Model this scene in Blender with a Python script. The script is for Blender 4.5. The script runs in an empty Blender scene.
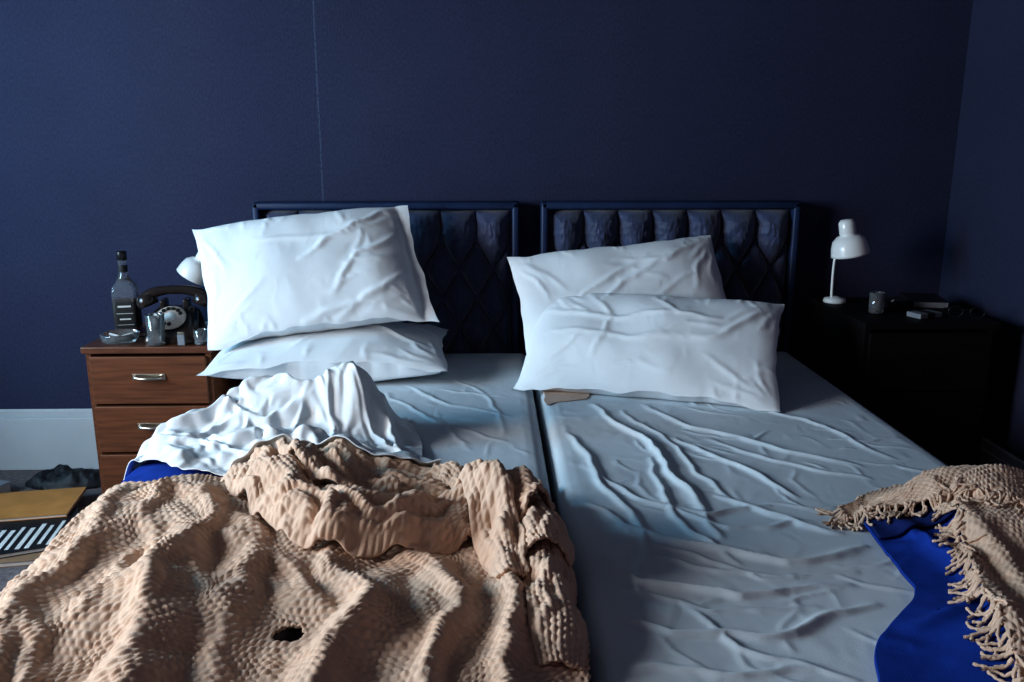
import bpy, bmesh, math, random, time
import numpy as np
from mathutils import Vector, Matrix, Euler
T0=time.time()
random.seed(5)
scene=bpy.context.scene
COL=scene.collection
MT=0.467   # mattress top height
rad=math.radians
# ------------------------------------------------------------------ noise
def perlin(x,y,seed=0):
    r=np.random.default_rng(seed); perm=r.permutation(256); ang=r.random(256)*2*np.pi
    ca=np.cos(ang); sa=np.sin(ang)
    xi=np.floor(x).astype(int); yi=np.floor(y).astype(int)
    xf=x-xi; yf=y-yi
    u=xf**3*(xf*(xf*6-15)+10); v=yf**3*(yf*(yf*6-15)+10)
    def g(ix,iy,dx,dy):
        h=perm[(perm[ix&255]+iy)&255]
        return ca[h]*dx+sa[h]*dy
    a=g(xi,yi,xf,yf); b=g(xi+1,yi,xf-1,yf); c=g(xi,yi+1,xf,yf-1); d=g(xi+1,yi+1,xf-1,yf-1)
    return 1.5*((a*(1-u)+b*u)*(1-v)+(c*(1-u)+d*u)*v)
def fbm(x,y,seed=0,octv=3,gain=0.5):
    s=0;a=1
    for o in range(octv):
        s=s+a*perlin(x*2**o+o*7.3,y*2**o-o*3.1,seed+o); a*=gain
    return s
def polydist(X,Y,pts):
    best=np.full(X.shape,1e9); S=np.zeros(X.shape); sg=np.zeros(X.shape)
    P=np.array(pts,float)[:,:2]; L=np.linalg.norm(np.diff(P,axis=0),axis=1); tot=L.sum(); acc=0
    for i in range(len(P)-1):
        a=P[i]; d=P[i+1]-a; l=L[i]
        t=np.clip(((X-a[0])*d[0]+(Y-a[1])*d[1])/(l*l),0,1)
        ex=X-a[0]-t*d[0]; ey=Y-a[1]-t*d[1]
        dist=np.hypot(ex,ey); m=dist<best
        cr=np.sign(d[0]*ey-d[1]*ex)
        best=np.where(m,dist,best); S=np.where(m,(acc+t*l)/tot,S); sg=np.where(m,cr,sg); acc+=l
    return best,S,sg*best
def ridge(X,Y,pts,w,h):
    best,S,_=polydist(X,Y,pts)
    tap=np.sin(np.pi*np.clip(S*0.92+0.04,0,1))**0.6
    return h*np.exp(-(best/w)**1.6)*tap
# ------------------------------------------------------------------ terrain
class Terrain:
    def __init__(s,x0=-1.6,x1=1.7,y0=-2.8,y1=0.1,st=0.01):
        s.x0,s.y0,s.st=x0,y0,st
        xs=np.arange(x0,x1,st); ys=np.arange(y0,y1,st)
        s.X,s.Y=np.meshgrid(xs,ys); s.H=np.full(s.X.shape,0.02)
    def copy(s):
        t=Terrain.__new__(Terrain); t.__dict__.update(s.__dict__); t.H=s.H.copy(); return t
    def fine(s,x0,x1,y0,y1,st=.005):
        t=Terrain(x0,x1,y0,y1,st); t.H=s(t.X,t.Y); return t
    def __call__(s,x,y):
        fx=np.clip((x-s.x0)/s.st,0,s.H.shape[1]-1.001); fy=np.clip((y-s.y0)/s.st,0,s.H.shape[0]-1.001)
        i=fx.astype(int); j=fy.astype(int); u=fx-i; v=fy-j; H=s.H
        return (H[j,i]*(1-u)+H[j,i+1]*u)*(1-v)+(H[j+1,i]*(1-u)+H[j+1,i+1]*u)*v
    def add(s,V):
        V=V.reshape(-1,3)
        i=np.round((V[:,0]-s.x0)/s.st).astype(int); j=np.round((V[:,1]-s.y0)/s.st).astype(int)
        ok=(i>=0)&(j>=0)&(i<s.H.shape[1])&(j<s.H.shape[0])
        np.maximum.at(s.H,(j[ok],i[ok]),V[ok,2])
    def lump(s,x,y,h,rx,ry=None,p=2.0):
        ry=ry or rx
        s.H+=h*np.exp(-(((s.X-x)/rx)**2+((s.Y-y)/ry)**2)**(p/2))
    def blur(s,k=1):
        for _ in range(k):
            P=np.pad(s.H,1,'edge'); s.H=(P[1:-1,1:-1]*4+P[:-2,1:-1]+P[2:,1:-1]+P[1:-1,:-2]+P[1:-1,2:])/8
    def dilate(s,k=1):
        for _ in range(k):
            P=np.pad(s.H,1,'edge'); s.H=np.maximum.reduce([P[1:-1,1:-1],P[:-2,1:-1],P[2:,1:-1],P[1:-1,:-2],P[1:-1,2:]])
TER=Terrain()
def bedH(X,Y,x0,x1,y0,y1,k=2.2):
    d=np.hypot(np.maximum(np.maximum(x0-X,X-x1),0),np.maximum(np.maximum(y0-Y,Y-y1),0))
    return MT-d*k
TER.H=np.maximum(TER.H,bedH(TER.X,TER.Y,-0.78,1.06,-2.08,0.0))
# ------------------------------------------------------------------ cloth relaxation
def families(n,m,Q,lst):
    out=[]
    Qf=Q.reshape(-1,3)
    for (di,dj,k,uni) in lst:
        for ph in (0,1):
            if di>0:
                I=np.array([i for i in range(n-di) if (i//di)%2==ph],int)
                J=np.arange(max(0,-dj),m-max(0,dj))
            else:
                I=np.arange(n); J=np.array([j for j in range(m-dj) if (j//dj)%2==ph],int)
            if len(I)==0 or len(J)==0: continue
            a=(I[:,None]*m+J[None,:]).ravel(); b=((I[:,None]+di)*m+J[None,:]+dj).ravel()
            L=np.linalg.norm(Qf[a]-Qf[b],axis=1)
            out.append((a,b,L,k,uni))
    return out
def relax(P,W,terr,iters,ex=1.03,thick=0.003,g=0.0004,damp=0.88,fric=0.6,bend=0.25,Q=None):
    n,m,_=P.shape
    if Q is None: Q=P
    lst=[(1,0,1,0),(0,1,1,0),(1,1,.5,0),(1,-1,.5,0),(2,0,bend,1),(0,2,bend,1),(4,0,bend*.3,1),(0,4,bend*.3,1)]
    F=families(n,m,Q,lst)
    Pf=P.reshape(-1,3).copy(); w=W.reshape(-1)
    V=np.zeros_like(Pf)
    for it in range(iters):
        prev=Pf.copy()
        V*=damp; V[:,2]-=g
        Pf+=V*(w>0)[:,None]
        for (a,b,L,k,uni) in F:
            d=Pf[b]-Pf[a]; l=np.sqrt((d*d).sum(1))+1e-9
            wa=w[a]; wb=w[b]
            LL=L*(ex if not uni else ex*0.97)
            c=k*(l-LL)/l/(wa+wb+1e-9)
            if uni: c=np.minimum(c,0)
            c=np.clip(c,-.5,.5)
            Pf[a]+=(wa*c)[:,None]*d; Pf[b]-=(wb*c)[:,None]*d
        t=terr(Pf[:,0],Pf[:,1])+thick
        hit=(Pf[:,2]<t)&(w>0)
        Pf[hit,2]=t[hit]
        Pf[hit,:2]=prev[hit,:2]*fric+Pf[hit,:2]*(1-fric)
        V=Pf-prev
        np.clip(V,-.006,.006,out=V)
    return Pf.reshape(n,m,3)
def smooth(P,k=1,f=.5):
    P=P.copy()
    for _ in range(k):
        A=(P[:-2,1:-1]+P[2:,1:-1]+P[1:-1,:-2]+P[1:-1,2:])/4
        P[1:-1,1:-1]=P[1:-1,1:-1]*(1-f)+A*f
    return P
def resample_axis(A,n2,axis):
    A=np.moveaxis(A,axis,0); n=A.shape[0]
    t=np.linspace(0,n-1,n2); i=np.clip(t.astype(int),0,n-2); f=(t-i)
    f=f.reshape((-1,)+(1,)*(A.ndim-1))
    p0=A[np.clip(i-1,0,n-1)];p1=A[i];p2=A[i+1];p3=A[np.clip(i+2,0,n-1)]
    R=0.5*((2*p1)+(-p0+p2)*f+(2*p0-5*p1+4*p2-p3)*f*f+(-p0+3*p1-3*p2+p3)*f**3)
    return np.moveaxis(R,0,axis)
def up(A,k):
    return resample_axis(resample_axis(A,int((A.shape[0]-1)*k)+1,0),int((A.shape[1]-1)*k)+1,1)
def gnormals(P):
    du=np.gradient(P,axis=1); dv=np.gradient(P,axis=0)
    N=np.cross(du,dv); return N/(np.linalg.norm(N,axis=2,keepdims=True)+1e-12)
def polyl(pts,n):
    P=np.array(pts,float); L=np.r_[0,np.cumsum(np.linalg.norm(np.diff(P,axis=0),axis=1))]
    t=np.linspace(0,L[-1],max(n,200)); Q=np.stack([np.interp(t,L,P[:,c]) for c in range(P.shape[1])],1)
    k=max(3,len(Q)//(len(P)*3)); 
    for _ in range(3):
        pad=np.pad(Q,((k,k),(0,0)),'edge')
        pad[:k]=2*Q[0]-Q[k:0:-1]; pad[-k:]=2*Q[-1]-Q[-2:-k-2:-1]
        cs=np.cumsum(np.vstack([np.zeros((1,Q.shape[1])),pad]),0)
        Q=(cs[2*k+1:]-cs[:-2*k-1])/(2*k+1)
    t2=np.linspace(0,len(Q)-1,n); i=np.arange(len(Q))
    return np.stack([np.interp(t2,i,Q[:,c]) for c in range(P.shape[1])],1)
def coons(top,bot,left,right,n,m):
    B=polyl(bot,m);Tt=polyl(top,m);L=polyl(left,n);R=polyl(right,n)
    u=np.linspace(0,1,m)[None,:,None]; v=np.linspace(0,1,n)[:,None,None]
    S=(1-v)*B[None]+v*Tt[None]+(1-u)*L[:,None]+u*R[:,None]
    c00=(B[0]+L[0])/2;c10=(B[-1]+R[0])/2;c01=(Tt[0]+L[-1])/2;c11=(Tt[-1]+R[-1])/2
    return S-((1-u)*(1-v)*c00+u*(1-v)*c10+(1-u)*v*c01+u*v*c11)
# ------------------------------------------------------------------ materials
def nodes(name):
    m=bpy.data.materials.new(name); m.use_nodes=True
    nt=m.node_tree; b=nt.nodes['Principled BSDF']; return m,nt,b
def mat(name,col,rough=.6,var=.12,scale=8,bump=0,bscale=200,metal=0,spec=.5,sheen=0,trans=0,ior=1.45,col2=None,stretch=None,coat=0,crinkle=0):
    m,nt,b=nodes(name); N=nt.nodes; Lk=nt.links
    tc=N.new('ShaderNodeTexCoord')
    mp=N.new('ShaderNodeMapping'); Lk.new(tc.outputs['Object'],mp.inputs['Vector'])
    if stretch: mp.inputs['Scale'].default_value=stretch
    nz=N.new('ShaderNodeTexNoise'); nz.inputs['Scale'].default_value=scale; nz.inputs['Detail'].default_value=5
    Lk.new(mp.outputs[0],nz.inputs['Vector'])
    r=N.new('ShaderNodeValToRGB')
    c1=[c*(1-var) for c in col]; c2=col2 or [min(1,c*(1+var)) for c in col]
    r.color_ramp.elements[0].position=.3; r.color_ramp.elements[1].position=.7
    r.color_ramp.elements[0].color=(*c1,1); r.color_ramp.elements[1].color=(*c2,1)
    Lk.new(nz.outputs['Fac'],r.inputs[0]); Lk.new(r.outputs[0],b.inputs['Base Color'])
    b.inputs['Roughness'].default_value=rough; b.inputs['Metallic'].default_value=metal
    b.inputs['Specular IOR Level'].default_value=spec; b.inputs['IOR'].default_value=ior
    b.inputs['Transmission Weight'].default_value=trans; b.inputs['Coat Weight'].default_value=coat
    b.inputs['Sheen Weight'].default_value=sheen; b.inputs['Sheen Roughness'].default_value=.5
    last=None
    if crinkle:   # fine creases of washed cotton
        m3=N.new('ShaderNodeMapping'); m3.inputs['Scale'].default_value=(14,10,12); m3.inputs['Rotation'].default_value=(0,0,.6)
        Lk.new(tc.outputs['Object'],m3.inputs['Vector'])
        n3=N.new('ShaderNodeTexNoise'); n3.noise_type='RIDGED_MULTIFRACTAL'; n3.inputs['Scale'].default_value=1; n3.inputs['Detail'].default_value=5; n3.inputs['Distortion'].default_value=1.1
        Lk.new(m3.outputs[0],n3.inputs['Vector'])
        b3=N.new('ShaderNodeBump'); b3.inputs['Strength'].default_value=crinkle; b3.inputs['Distance'].default_value=.004
        Lk.new(n3.outputs['Fac'],b3.inputs['Height']); last=b3.outputs[0]
    if bump:
        n2=N.new('ShaderNodeTexNoise'); n2.inputs['Scale'].default_value=bscale; n2.inputs['Detail'].default_value=3
        Lk.new(tc.outputs['Object'],n2.inputs['Vector'])
        bp=N.new('ShaderNodeBump'); bp.inputs['Strength'].default_value=bump; bp.inputs['Distance'].default_value=.002
        Lk.new(n2.outputs['Fac'],bp.inputs['Height'])
        if last: Lk.new(last,bp.inputs['Normal'])
        last=bp.outputs[0]
    if last: Lk.new(last,b.inputs['Normal'])
    return m
M_sheet=mat('cotton_sheet',(.65,.71,.75),.8,.05,5,bump=.2,bscale=400,spec=.25,crinkle=.6)
M_pillow=mat('cotton_pillowcase',(.82,.85,.87),.8,.03,6,bump=.2,bscale=400,spec=.25,crinkle=.4)
M_top=mat('cotton_top_sheet',(.80,.83,.85),.8,.03,6,bump=.2,bscale=400,spec=.25,crinkle=.5)
M_knit=mat('knit_peach',(.66,.465,.345),.95,.12,14,bump=.6,bscale=500,spec=.1,sheen=.1)
M_blue=mat('blue_wool',(.010,.044,.28),.9,.2,20,bump=.6,bscale=600,spec=.15)
M_navy=mat('navy_band',(.010,.022,.11),.9,.15,30,bump=.3,spec=.15)
M_head=mat('navy_velvet',(.036,.048,.105),.58,.25,14,bump=.2,bscale=300,spec=.4,sheen=.5)
M_headf=mat('navy_frame',(.014,.030,.080),.5,.15,12,spec=.4)
M_wood=mat('stained_wood',(.135,.046,.02),.42,.35,6,bump=.1,bscale=80,spec=.4,stretch=(1,6,14))
M_woodt=mat('stained_wood_top',(.12,.045,.025),.3,.3,6,spec=.5,stretch=(2,14,6))
M_wooddk=mat('dark_wood',(.008,.007,.008),.6,.3,6,spec=.15,stretch=(1,6,14))
M_brass=mat('brass',(.55,.50,.42),.28,.1,20,metal=1)
M_white=mat('white_enamel',(.80,.80,.78),.3,.03,10,coat=.3)
M_brown=mat('dark_bakelite',(.028,.020,.018),.2,.1,10)
M_cream=mat('cream_plastic',(.50,.42,.36),.3,.06,10)
M_black=mat('black_plastic',(.012,.012,.014),.35,.1,10)
M_glass2=mat('tumbler_glass',(.88,.92,.94),.03,.01,5,trans=.92,ior=1.45,coat=.5)
M_liq=mat('whiskey',(.25,.06,.01),.05,.02,5,trans=.8,ior=1.33)
M_label=mat('black_label',(.015,.014,.014),.6,.1,30)
M_paper=mat('paper_white',(.68,.67,.64),.7,.05,20)
M_grey=mat('grey_plastic',(.20,.21,.23),.5,.1,20)
M_orange=mat('orange_card',(.50,.22,.06),.6,.15,12)
M_card=mat('brown_card',(.24,.14,.08),.8,.15,14)
M_base=mat('divan_fabric',(.10,.11,.14),.9,.1,30,bump=.4)
M_trim=mat('trim_paint',(.52,.55,.57),.45,.05,4)
M_ceil=mat('ceiling_paint',(.08,.08,.09),.9,.04,4)
M_bulb=mat('bulb_glass',(.85,.85,.82),.2,.02,5)
M_carpet=mat('carpet',(.17,.14,.14),.98,.3,60,bump=1,bscale=350,spec=.1)
def wall_mat(name,scratch,dark=1.0):
    m,nt,b=nodes(name);N=nt.nodes;Lk=nt.links
    tc=N.new('ShaderNodeTexCoord')
    nz=N.new('ShaderNodeTexNoise');nz.inputs['Scale'].default_value=1.6;nz.inputs['Detail'].default_value=6;nz.inputs['Roughness'].default_value=.6
    Lk.new(tc.outputs['Object'],nz.inputs['Vector'])
    mp=N.new('ShaderNodeMapping');mp.inputs['Scale'].default_value=(200,200,90);Lk.new(tc.outputs['Object'],mp.inputs['Vector'])
    n2=N.new('ShaderNodeTexNoise');n2.inputs['Scale'].default_value=1;n2.inputs['Detail'].default_value=4;Lk.new(mp.outputs[0],n2.inputs['Vector'])
    r=N.new('ShaderNodeValToRGB')
    r.color_ramp.elements[0].position=.25;r.color_ramp.elements[1].position=.75
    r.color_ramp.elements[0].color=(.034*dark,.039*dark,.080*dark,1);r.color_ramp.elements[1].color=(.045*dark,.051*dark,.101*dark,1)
    Lk.new(nz.outputs['Fac'],r.inputs[0])
    mx=N.new('ShaderNodeMixRGB');mx.blend_type='MULTIPLY';mx.inputs[0].default_value=.9
    r2=N.new('ShaderNodeValToRGB');r2.color_ramp.elements[0].position=.3;r2.color_ramp.elements[1].position=.7
    r2.color_ramp.elements[0].color=(.62,.62,.66,1);r2.color_ramp.elements[1].color=(1,1,1,1)
    Lk.new(n2.outputs['Fac'],r2.inputs[0]);Lk.new(r.outputs[0],mx.inputs[1]);Lk.new(r2.outputs[0],mx.inputs[2])
    last=mx.outputs[0]
    if scratch:
        sx=N.new('ShaderNodeSeparateXYZ');Lk.new(tc.outputs['Object'],sx.inputs[0])
        cz=N.new('ShaderNodeCombineXYZ');Lk.new(sx.outputs['Z'],cz.inputs['Z'])
        wz=N.new('ShaderNodeTexNoise');wz.inputs['Scale'].default_value=2;wz.inputs['Detail'].default_value=1;Lk.new(cz.outputs[0],wz.inputs['Vector'])
        def math_(op,a,bv):
            q=N.new('ShaderNodeMath');q.operation=op
            for i,v in enumerate((a,bv)):
                if v is None: continue
                if isinstance(v,(int,float)): q.inputs[i].default_value=v
                else: Lk.new(v,q.inputs[i])
            return q.outputs[0]
        off=math_('MULTIPLY',math_('SUBTRACT',wz.outputs['Fac'],.5),.012)
        dx=math_('ABSOLUTE',math_('SUBTRACT',math_('SUBTRACT',sx.outputs['X'],-.585),off),None)
        line=math_('LESS_THAN',dx,.0026)
        top=math_('GREATER_THAN',sx.outputs['Z'],.9)
        brk=math_('GREATER_THAN',n2.outputs['Fac'],.42)
        fac=math_('MULTIPLY',math_('MULTIPLY',line,top),math_('MULTIPLY',brk,.4))
        m2=N.new('ShaderNodeMixRGB');m2.inputs[2].default_value=(.10,.14,.21,1)
        Lk.new(fac,m2.inputs[0]);Lk.new(last,m2.inputs[1]);last=m2.outputs[0]
    Lk.new(last,b.inputs['Base Color']);b.inputs['Roughness'].default_value=.8;b.inputs['Specular IOR Level'].default_value=.2
    bp=N.new('ShaderNodeBump');bp.inputs['Strength'].default_value=.4;bp.inputs['Distance'].default_value=.002
    Lk.new(n2.outputs['Fac'],bp.inputs['Height']);Lk.new(bp.outputs[0],b.inputs['Normal'])
    return m
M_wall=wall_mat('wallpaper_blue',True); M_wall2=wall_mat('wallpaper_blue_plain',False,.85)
# ------------------------------------------------------------------ mesh helpers
def obj(name,V,F,m,parent=None,smooth=True,loc=None,rot=None):
    me=bpy.data.meshes.new(name)
    if isinstance(V,np.ndarray): V=V.reshape(-1,3).tolist()
    if isinstance(F,np.ndarray): F=F.tolist()
    me.from_pydata(V,[],F)
    if smooth: me.polygons.foreach_set('use_smooth',[True]*len(me.polygons))
    for mm in (m if isinstance(m,(list,tuple)) else [m]): me.materials.append(mm)
    me.update()
    o=bpy.data.objects.new(name,me); COL.objects.link(o)
    if parent: o.parent=parent
    if loc: o.location=loc
    if rot: o.rotation_euler=rot
    return o
def gridF(n,m,off=0,flip=False,wrap=False):
    i=np.arange(n*m).reshape(n,m)
    if wrap: i=np.concatenate([i,i[:,:1]],1)
    a=i[:-1,:-1].ravel();b=i[:-1,1:].ravel();c=i[1:,1:].ravel();d=i[1:,:-1].ravel()
    F=np.stack([a,b,c,d],1) if not flip else np.stack([a,d,c,b],1)
    return F+off
def empty(name,loc=(0,0,0),rot=(0,0,0)):
    e=bpy.data.objects.new(name,None); e.empty_display_size=.1; e.location=loc; e.rotation_euler=rot; COL.objects.link(e); return e
def box(name,c,s,m,parent=None,bev=.003,seg=2,rot=None,smooth=False):
    bm=bmesh.new(); bmesh.ops.create_cube(bm,size=1)
    for v in bm.verts: v.co=Vector((v.co.x*s[0],v.co.y*s[1],v.co.z*s[2]))
    if bev: bmesh.ops.bevel(bm,geom=list(bm.edges),offset=bev,segments=seg,affect='EDGES',profile=.5)
    me=bpy.data.meshes.new(name); bm.to_mesh(me); bm.free(); me.materials.append(m)
    if smooth: me.polygons.foreach_set('use_smooth',[True]*len(me.polygons))
    o=bpy.data.objects.new(name,me); COL.objects.link(o); o.location=c
    if rot: o.rotation_euler=rot
    if parent: o.parent=parent
    return o
def lathe(name,prof,m,parent=None,loc=(0,0,0),rot=None,seg=40,sq=0):
    prof=np.array(prof,float); th=np.linspace(0,2*np.pi,seg,endpoint=False)
    k=np.ones(seg)
    if sq: k=1/(np.abs(np.cos(th))**sq+np.abs(np.sin(th))**sq)**(1/sq)
    V=np.zeros((len(prof),seg,3))
    for i,p in enumerate(prof):
        kk=k if (sq and len(p)>2 and p[2]>0) else np.ones(seg)
        V[i,:,0]=p[0]*kk*np.cos(th);V[i,:,1]=p[0]*kk*np.sin(th);V[i,:,2]=p[1]
    return obj(name,V,gridF(len(prof),seg,wrap=True),m,parent,True,loc,rot)
def tube(name,pts,r,m,parent=None,seg=12,n=40,caps=True):
    P=polyl(pts,n); Tn=np.gradient(P,axis=0);Tn/=np.linalg.norm(Tn,axis=1,keepdims=True)+1e-9
    up_=np.array([0,0,1.]) if abs(Tn[0][2])<.9 else np.array([1.,0,0])
    V=[]; rr=np.interp(np.linspace(0,1,n),np.linspace(0,1,len(r)),r) if hasattr(r,'__len__') else np.full(n,r)
    a=np.cross(Tn[0],up_)
    for i in range(n):
        a=a-Tn[i]*a.dot(Tn[i]); a/=np.linalg.norm(a)+1e-9; b=np.cross(Tn[i],a)
        for j in range(seg):
            t=2*np.pi*j/seg; V.append(P[i]+rr[i]*(a*np.cos(t)+b*np.sin(t)))
    F=gridF(n,seg,wrap=True).tolist()
    if caps: F.append(list(range(seg))[::-1]); F.append([(n-1)*seg+j for j in range(seg)])
    return obj(name,np.array(V),F,m,parent)
# ------------------------------------------------------------------ room
XL,XR,YF,ZC=-2.6,1.64,-4.2,2.6
def slab(name,x0,x1,y0,y1,z0,z1,m): 
    o=box(name,((x0+x1)/2,(y0+y1)/2,(z0+z1)/2),(x1-x0,y1-y0,z1-z0),m,bev=0)
    me=o.data
    for v in me.vertices: v.co+=o.location
    o.location=(0,0,0); return o
slab('wall_back',XL-.1,XR+.1,0,.1,0,ZC,M_wall)
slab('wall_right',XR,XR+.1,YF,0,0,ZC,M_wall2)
slab('wall_front',XL-.1,XR+.1,YF-.1,YF,0,ZC,M_wall2)
slab('floor',XL-.1,XR+.1,YF-.1,.1,-.1,0,M_carpet)
slab('ceiling',XL-.1,XR+.1,YF-.1,.1,ZC,ZC+.1,M_ceil)
WINS=[(-2.55,-1.62,.80,1.95),(-1.42,-.97,.80,1.95)]  # second opening is unseen, added to let a blue glow onto the back wall
bits=[(YF,WINS[0][0],0,ZC),(WINS[0][1],WINS[1][0],0,ZC),(WINS[1][1],0,0,ZC)]
for (a,b,c,d) in WINS: bits+=[(a,b,0,c),(a,b,d,ZC)]
V=[];F=[]
for (a,b,c,d) in bits:
    o=len(V)
    for x in (XL-.1,XL):
        for y in (a,b):
            for z in (c,d): V.append((x,y,z))
    F+=[[o+q for q in f] for f in ((0,1,3,2),(4,6,7,5),(0,4,5,1),(2,3,7,6),(0,2,6,4),(1,5,7,3))]
obj('wall_left',V,F,M_wall2,smooth=False)
for wi_,(a,b,c,d) in enumerate(WINS):
    win=empty('window_%d'%(wi_+1),(XL-.03,(a+b)/2,(c+d)/2)); wy=b-a;wz=d-c
    for nm,cc,s in (('jamb_a',(0,-wy/2+.02,0),(.06,.04,wz)),('jamb_b',(0,wy/2-.02,0),(.06,.04,wz)),('head',(0,0,wz/2-.02),(.06,wy,.04)),('sill',(.03,0,-wz/2+.015),(.14,wy,.03)),('meeting_rail',(0,0,0),(.04,wy,.03))):
        box(nm,cc,s,M_trim,win,bev=.004)
def baseboard(name,x0,x1,y0,y1):
    e=empty(name)
    box('board',((x0+x1)/2,(y0+y1)/2,.10),(x1-x0,y1-y0,.20),M_trim,e,bev=.002)
    if x1-x0>y1-y0: box('moulding',((x0+x1)/2,(y0+y1)/2+.003,.215),(x1-x0,(y1-y0)*.6,.035),M_trim,e,bev=.006,seg=3)
    else: box('moulding',((x0+x1)/2,(y0+y1)/2,.215),((x1-x0)*.6,y1-y0,.035),M_trim,e,bev=.006,seg=3)
baseboard('baseboard_back',XL,XR,-.022,0)
baseboard('baseboard_right',XR-.022,XR,YF,-.022)
baseboard('baseboard_left',XL,XL+.022,YF,-.022)
# ------------------------------------------------------------------ beds
def prof1d(L0,L1,z,r,side,st):
    pts=[]
    nside=int(side/ (st*2))
    for k in range(nside): pts.append((L0,-(side)*(1-k/nside)-r))
    for a in np.linspace(0,np.pi/2,7)[:]: pts.append((L0+r-r*np.cos(a),-r+r*np.sin(a)))
    n=int((L1-L0-2*r)/st)
    for k in range(1,n): pts.append((L0+r+(L1-L0-2*r)*k/n,0))
    for a in np.linspace(0,np.pi/2,7)[:]: pts.append((L1-r+r*np.sin(a),-r+r*np.cos(a)))
    for k in range(1,nside+1): pts.append((L1,-(side)*k/nside-r))
    return np.array(pts)
def bed(x0,x1,folds,seed,exc,amp):
    e=empty('single_bed')
    y0,y1=-2.08,-.118
    box('divan_base',((x0+x1)/2,(y0+y1)/2,.155),(x1-x0-.03,y1-y0-.03,.19),M_base,e,bev=.02,seg=3)
    for k,(lx,ly) in enumerate(((x0+.08,y0+.1),(x1-.08,y0+.1),(x0+.08,y1-.1),(x1-.08,y1-.1))):
        lathe('leg_%d'%(k+1),[(0,0),(.02,0),(.025,.07),(0,.07)],M_black,e,(lx,ly,0),seg=16)
    box('mattress',((x0+x1)/2,(y0+y1)/2,.353),(x1-x0-.02,y1-y0-.02,.205),M_sheet,e,bev=.035,seg=4)
    st=.011
    px=prof1d(x0,x1,MT,.035,.18,st); py=prof1d(y0,y1,MT,.035,.18,st)
    X,Y=np.meshgrid(px[:,0],py[:,0]); D=np.minimum(px[:,1][None,:],py[:,1][:,None])
    P=np.stack([X,Y,MT+D],2)
    W=((D>-.001)&(X>x0+.045)&(X<x1-.045)).astype(float)
    Q=P.copy()
    def warp(x,y): return x+.020*fbm(x*5,y*5,seed+40,3), y+.020*fbm(x*5,y*5,seed+50,3)
    wx,wy_=warp(X,Y)
    seedh=np.zeros(X.shape)
    for f in folds: seedh=np.maximum(seedh,ridge(wx,wy_,*f))
    P[:,:,2]+=W*(seedh+amp*np.abs(fbm(X*9+Y*3,Y*7-X*3,seed,3)))
    cache=Terrain(x0-.05,x1+.05,y0-.05,y1+.05,.005); cx,cy=warp(cache.X,cache.Y)
    rd=np.zeros(cx.shape)
    for f in folds: rd=np.maximum(rd,ridge(cx,cy,f[0],f[1]*.6,f[2]))
    cache.H=MT+.7*rd*np.clip((cache.X-x0-.04)/.02,0,1)*np.clip((x1-.04-cache.X)/.02,0,1)
    P=relax(P,W,cache,120,ex=exc,thick=.001,Q=Q,bend=.3)
    P2=up(P,2);Q2=up(Q,2);W2=np.where(up(W[:,:,None],2)[:,:,0]>.99,1.,0.)
    P2=relax(P2,W2,cache,45,ex=exc,thick=.001,Q=Q2,bend=.25)
    TER.add(P2)
    P3=smooth(up(P2,1.5),1,.3)
    obj('fitted_sheet',P3,gridF(*P3.shape[:2]),M_sheet,e)
    return e
HS=.86
foldsR=[
 ([(.28,-.74),(.365,-1.03),(.416,-1.34),(.42,-1.57)],.014,.024),
 ([(.42,-.78),(.53,-.95),(.67,-1.1),(.83,-1.23)],.013,.016),
 ([(.46,-1.03),(.58,-1.29),(.63,-1.39)],.012,.017),
 ([(.18,-1.39),(.24,-1.53),(.37,-1.62),(.52,-1.66),(.67,-1.63)],.013,.024),
 ([(.18,-1.62),(.26,-1.73),(.4,-1.78),(.59,-1.75)],.013,.021),
 ([(.18,-1.82),(.27,-1.90),(.455,-1.89),(.61,-1.81)],.012,.018),
 ([(.19,-.95),(.235,-1.285),(.274,-1.57),(.253,-1.78)],.012,.019),
 ([(.7,-.75),(.86,-.95),(.94,-1.17)],.012,.011),
 ([(.365,-1.17),(.347,-1.485),(.43,-1.68)],.011,.018),
 ([(.47,-1.39),(.585,-1.53),(.66,-1.57)],.011,.019),
 ([(.2,-1.97),(.35,-1.99),(.45,-1.97)],.011,.014),
 ([(.36,-.8),(.44,-1.1),(.5,-1.45)],.009,.014),
 ([(.3,-1.4),(.42,-1.47),(.56,-1.44)],.009,.015),
 ([(.21,-1.2),(.30,-1.4),(.45,-1.52),(.62,-1.52)],.009,.017),
 ([(.24,-1.62),(.38,-1.70),(.55,-1.71)],.007,.011),
 ([(.55,-1.05),(.68,-1.22),(.82,-1.3)],.010,.012),
 ([(.3,-1.8),(.36,-1.93),(.5,-2.0)],.009,.013),
 ([(.2,-1.48),(.29,-1.60),(.45,-1.72),(.62,-1.70)],.007,.010),
 ([(.2,-1.72),(.33,-1.82),(.52,-1.83)],.007,.010),
]
foldsR=[(p,w,h*HS) for (p,w,h) in foldsR]
R0=np.random.default_rng(77)
for k in range(64):
    x=R0.uniform(.2,.97);y=R0.uniform(-2.0,-.72)
    base=-1.1 if y>-1.35 else (-.55 if y>-1.6 else -.1)
    an=base+R0.normal(0,.75)+(.5 if x>.6 else 0); l=R0.uniform(.04,.2)
    foldsR.append(([(x,y),(x+l*.5*math.cos(an),y+l*.5*math.sin(an)+.01),(x+l*math.cos(an+.3),y+l*math.sin(an+.3))],R0.uniform(.004,.008),R0.uniform(.003,.007)))
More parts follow.
